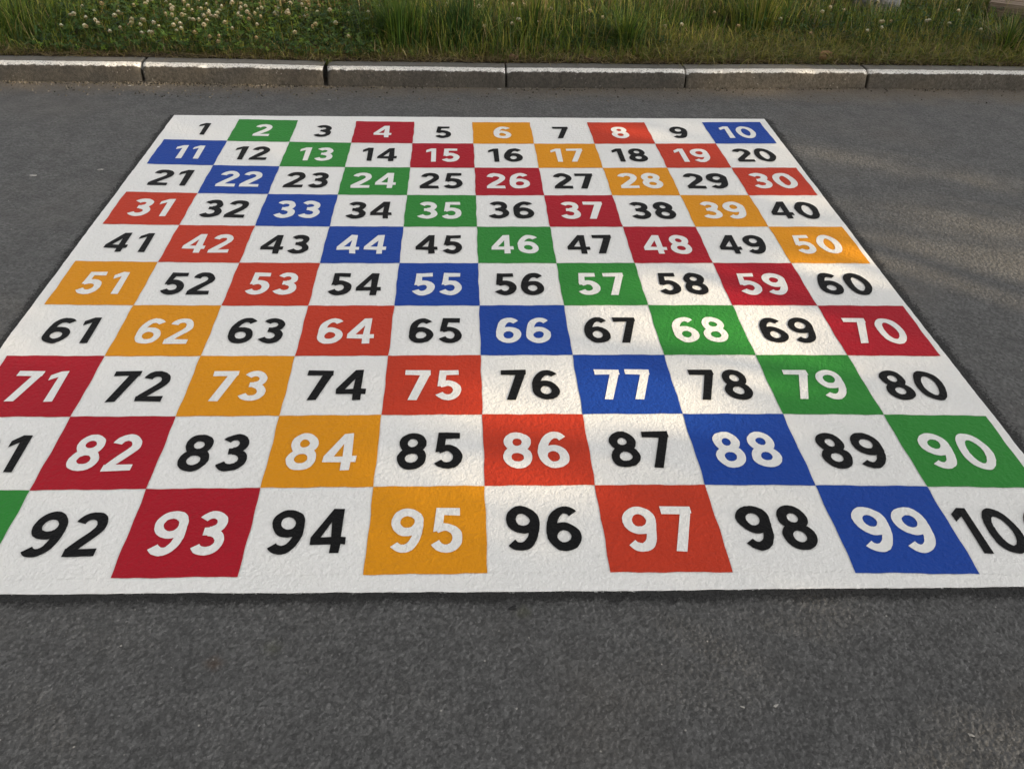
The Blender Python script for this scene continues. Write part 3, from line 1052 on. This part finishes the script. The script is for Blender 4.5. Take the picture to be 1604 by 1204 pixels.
# weathered timber sleeper
sl = empty('wooden_sleeper', (3.34, 2.96, 0.06), R(-33))
tag(sl, 'weathered brown wooden sleeper lying in the grass at the far right corner', 'sleeper')
M_wood = mat_wood('weathered_wood', (0.10, 0.068, 0.046), (0.27, 0.205, 0.15))
bm = bmesh.new()
L, W, H = 2.2, 0.34, 0.16
for iy in range(3):
    bmesh.ops.create_cube(bm, size=1, matrix=Matrix.Translation((L / 2 - 0.06 + 0.012 * iy, 0.06 + 0.118 * iy, H / 2)) @ Matrix.Diagonal((L, 0.113, H, 1)))
bmesh.ops.bevel(bm, geom=bm.edges[:], offset=0.007, segments=2, affect='EDGES')
bmesh.ops.subdivide_edges(bm, edges=[e for e in bm.edges if e.calc_length() > 1.0], cuts=20)
for v in bm.verts:
    v.co += Vector((0, 0.003 * math.sin(9 * v.co.x), 0.003 * math.sin(7 * v.co.x + 3 * v.co.y)))
me = bpy.data.meshes.new('timber'); bm.to_mesh(me); bm.free()
link('timber', me, [M_wood], sl)

# ------------------------------------------------------------------ trees on the sun side (their shade dapples the road)
# gaps in the foliage: places on the road the sun reaches, (x, y, half-length, half-width, angle, share of light)
GAPS = [(1.25, -0.10, 0.46, 0.28, 38, 0.85), (0.85, -0.40, 0.46, 0.34, 38, 0.9), (0.42, -0.68, 0.46, 0.34, 38, 0.92), (0.12, -0.90, 0.34, 0.26, 38, 0.85),
        (0.60, -0.15, 0.35, 0.12, -26, 0.4), (2.05, 0.02, 0.8, 0.36, -26, 0.97), (1.72, -0.12, 0.35, 0.16, -26, 0.7), (1.98, 0.32, 0.5, 0.07, -26, 0.5), (1.95, 0.90, 0.9, 0.11, -26, 0.65), (1.9, 0.60, 0.7, 0.06, -26, 0.3),
        (1.32, 1.02, 0.25, 0.10, -26, 0.55), (0.80, 1.22, 0.25, 0.10, -26, 0.5), (0.85, -1.72, 0.6, 0.26, -26, 0.25),
        (-1.9, 1.95, 0.7, 0.18, 0, 0.65), (-1.05, 1.93, 0.3, 0.12, 0, 0.45), (1.5, 2.0, 0.45, 0.15, 0, 0.7),
        (-1.40, -0.45, 0.4, 0.15, -26, 0.3), (-0.3, 3.2, 1.6, 0.7, 0, 0.95), (-2.0, 3.0, 1.1, 0.6, 0, 0.8), (1.2, 3.2, 1.0, 0.5, 0, 0.8),
        (3.9, 2.9, 0.8, 0.5, 0, 0.7), (-1.3, 2.5, 0.8, 0.3, 0, 0.6), (-0.2, 1.7, 0.8, 0.08, -26, 0.25), (-0.9, 1.1, 0.5, 0.15, -26, 0.2)]


def light_share(x, y):
    s = np.where(y > 2.7, 0.6, 0.05)
    for cx, cy, a, b, ang, k in GAPS:
        ca, sa_ = math.cos(R(ang)), math.sin(R(ang))
        u = ((x - cx) * ca + (y - cy) * sa_) / a; v = (-(x - cx) * sa_ + (y - cy) * ca) / b
        s = np.maximum(s, k * np.exp(-(u * u + v * v) ** 1.5 * 0.7))
    return s


M_tleaf = mat_attr('tree_leaf', 0.2)
M_bark = mat_simple('bark', (0.06, 0.045, 0.032), (0.15, 0.12, 0.09), 22.0, 0.9, 0.02)
n = 105000
gx = rng.uniform(-3.6, 6.0, n); gy = rng.uniform(-4.2, 5.2, n)
hh = rng.uniform(3.2, 6.8, n)
keep = rng.random(n) > light_share(gx, gy) ** 0.5
lk = light_share(gx, gy)
# leaf cover per unit of beam follows -ln(share)
keep = rng.random(n) < np.clip(-np.log(lk) / 3.0, 0.0, 1.0)
gx, gy, hh = gx[keep], gy[keep], hh[keep]
tt = hh / SUN.z
P = np.stack([gx + SUN.x * tt, gy + SUN.y * tt, hh], 1)
# loose outer leaves so that the crowns have a natural outline
TREES = [(9.0, -4.2), (11.5, -7.0), (10.2, -0.6), (13.6, -4.0)]
Tn = np.array(TREES)
own = np.argmin(((P[:, None, :2] - Tn[None]) ** 2).sum(-1), 1)
for k, (tx, ty) in enumerate(TREES):
    q = P[own == k]
    m = len(q)
    if m == 0: continue
    s = rng.uniform(0.038, 0.064, m)
    a1 = rng.normal(0, 1, (m, 3)); a1 /= np.linalg.norm(a1, axis=1)[:, None]
    a2 = np.cross(a1, rng.normal(0, 1, (m, 3))); a2 /= np.linalg.norm(a2, axis=1)[:, None]
    V = np.stack([q - a1 * s[:, None], q + a2 * s[:, None] * 0.55, q + a1 * s[:, None], q - a2 * s[:, None] * 0.55], 1).reshape(-1, 3)
    F = np.arange(m * 4).reshape(m, 4)
    C = np.repeat(palette(m, [(0.05, 0.10, 0.02), (0.07, 0.12, 0.025), (0.04, 0.085, 0.02)]), 4, 0)
    tr = empty('tree', (tx, ty, 0))
    tag(tr, ['leafy tree nearest the road on the sunny side', 'leafy tree farthest back on the sunny side', 'leafy tree on the sunny side beside the verge', 'leafy tree behind the other three trees'][k], 'tree', 'trees on the sunny side')
    link('crown', mesh_np('crown', V - np.array([tx, ty, 0]), F, C), [M_tleaf], tr)
    # trunk with limbs
    VV = []; FF = []

    def limb(p, q_, r0, r1, seg=6, sides=8):
        b = len(VV)
        dz = (q_ - p); up = Vector((0, 0, 1)) if abs(dz.normalized().z) < 0.95 else Vector((1, 0, 0))
        s1 = dz.cross(up).normalized(); s2 = dz.cross(s1).normalized()
        for i in range(seg + 1):
            t = i / seg
            c = p.lerp(q_, t) + s1 * 0.08 * math.sin(3 * t + b) * dz.length / 4
            r = r0 + (r1 - r0) * t
            for j in range(sides):
                a = 2 * math.pi * j / sides
                VV.append(tuple(c + s1 * r * math.cos(a) + s2 * r * math.sin(a)))
        for i in range(seg):
            for j in range(sides):
                FF.append((b + i * sides + j, b + i * sides + (j + 1) % sides, b + (i + 1) * sides + (j + 1) % sides, b + (i + 1) * sides + j))
    top = Vector((0.2, 0.1, 3.4))
    limb(Vector((0, 0, -0.2)), top, 0.24, 0.14)
    sel = q[rng.integers(0, m, 9)] - np.array([tx, ty, 0])
    for e in sel:
        limb(Vector((0.1, 0.05, 2.0 + random.random())), Vector(e), 0.07, 0.015, 5, 6)
    link('trunk', mesh_np('trunk', VV, FF, smooth=True), [M_bark], tr)
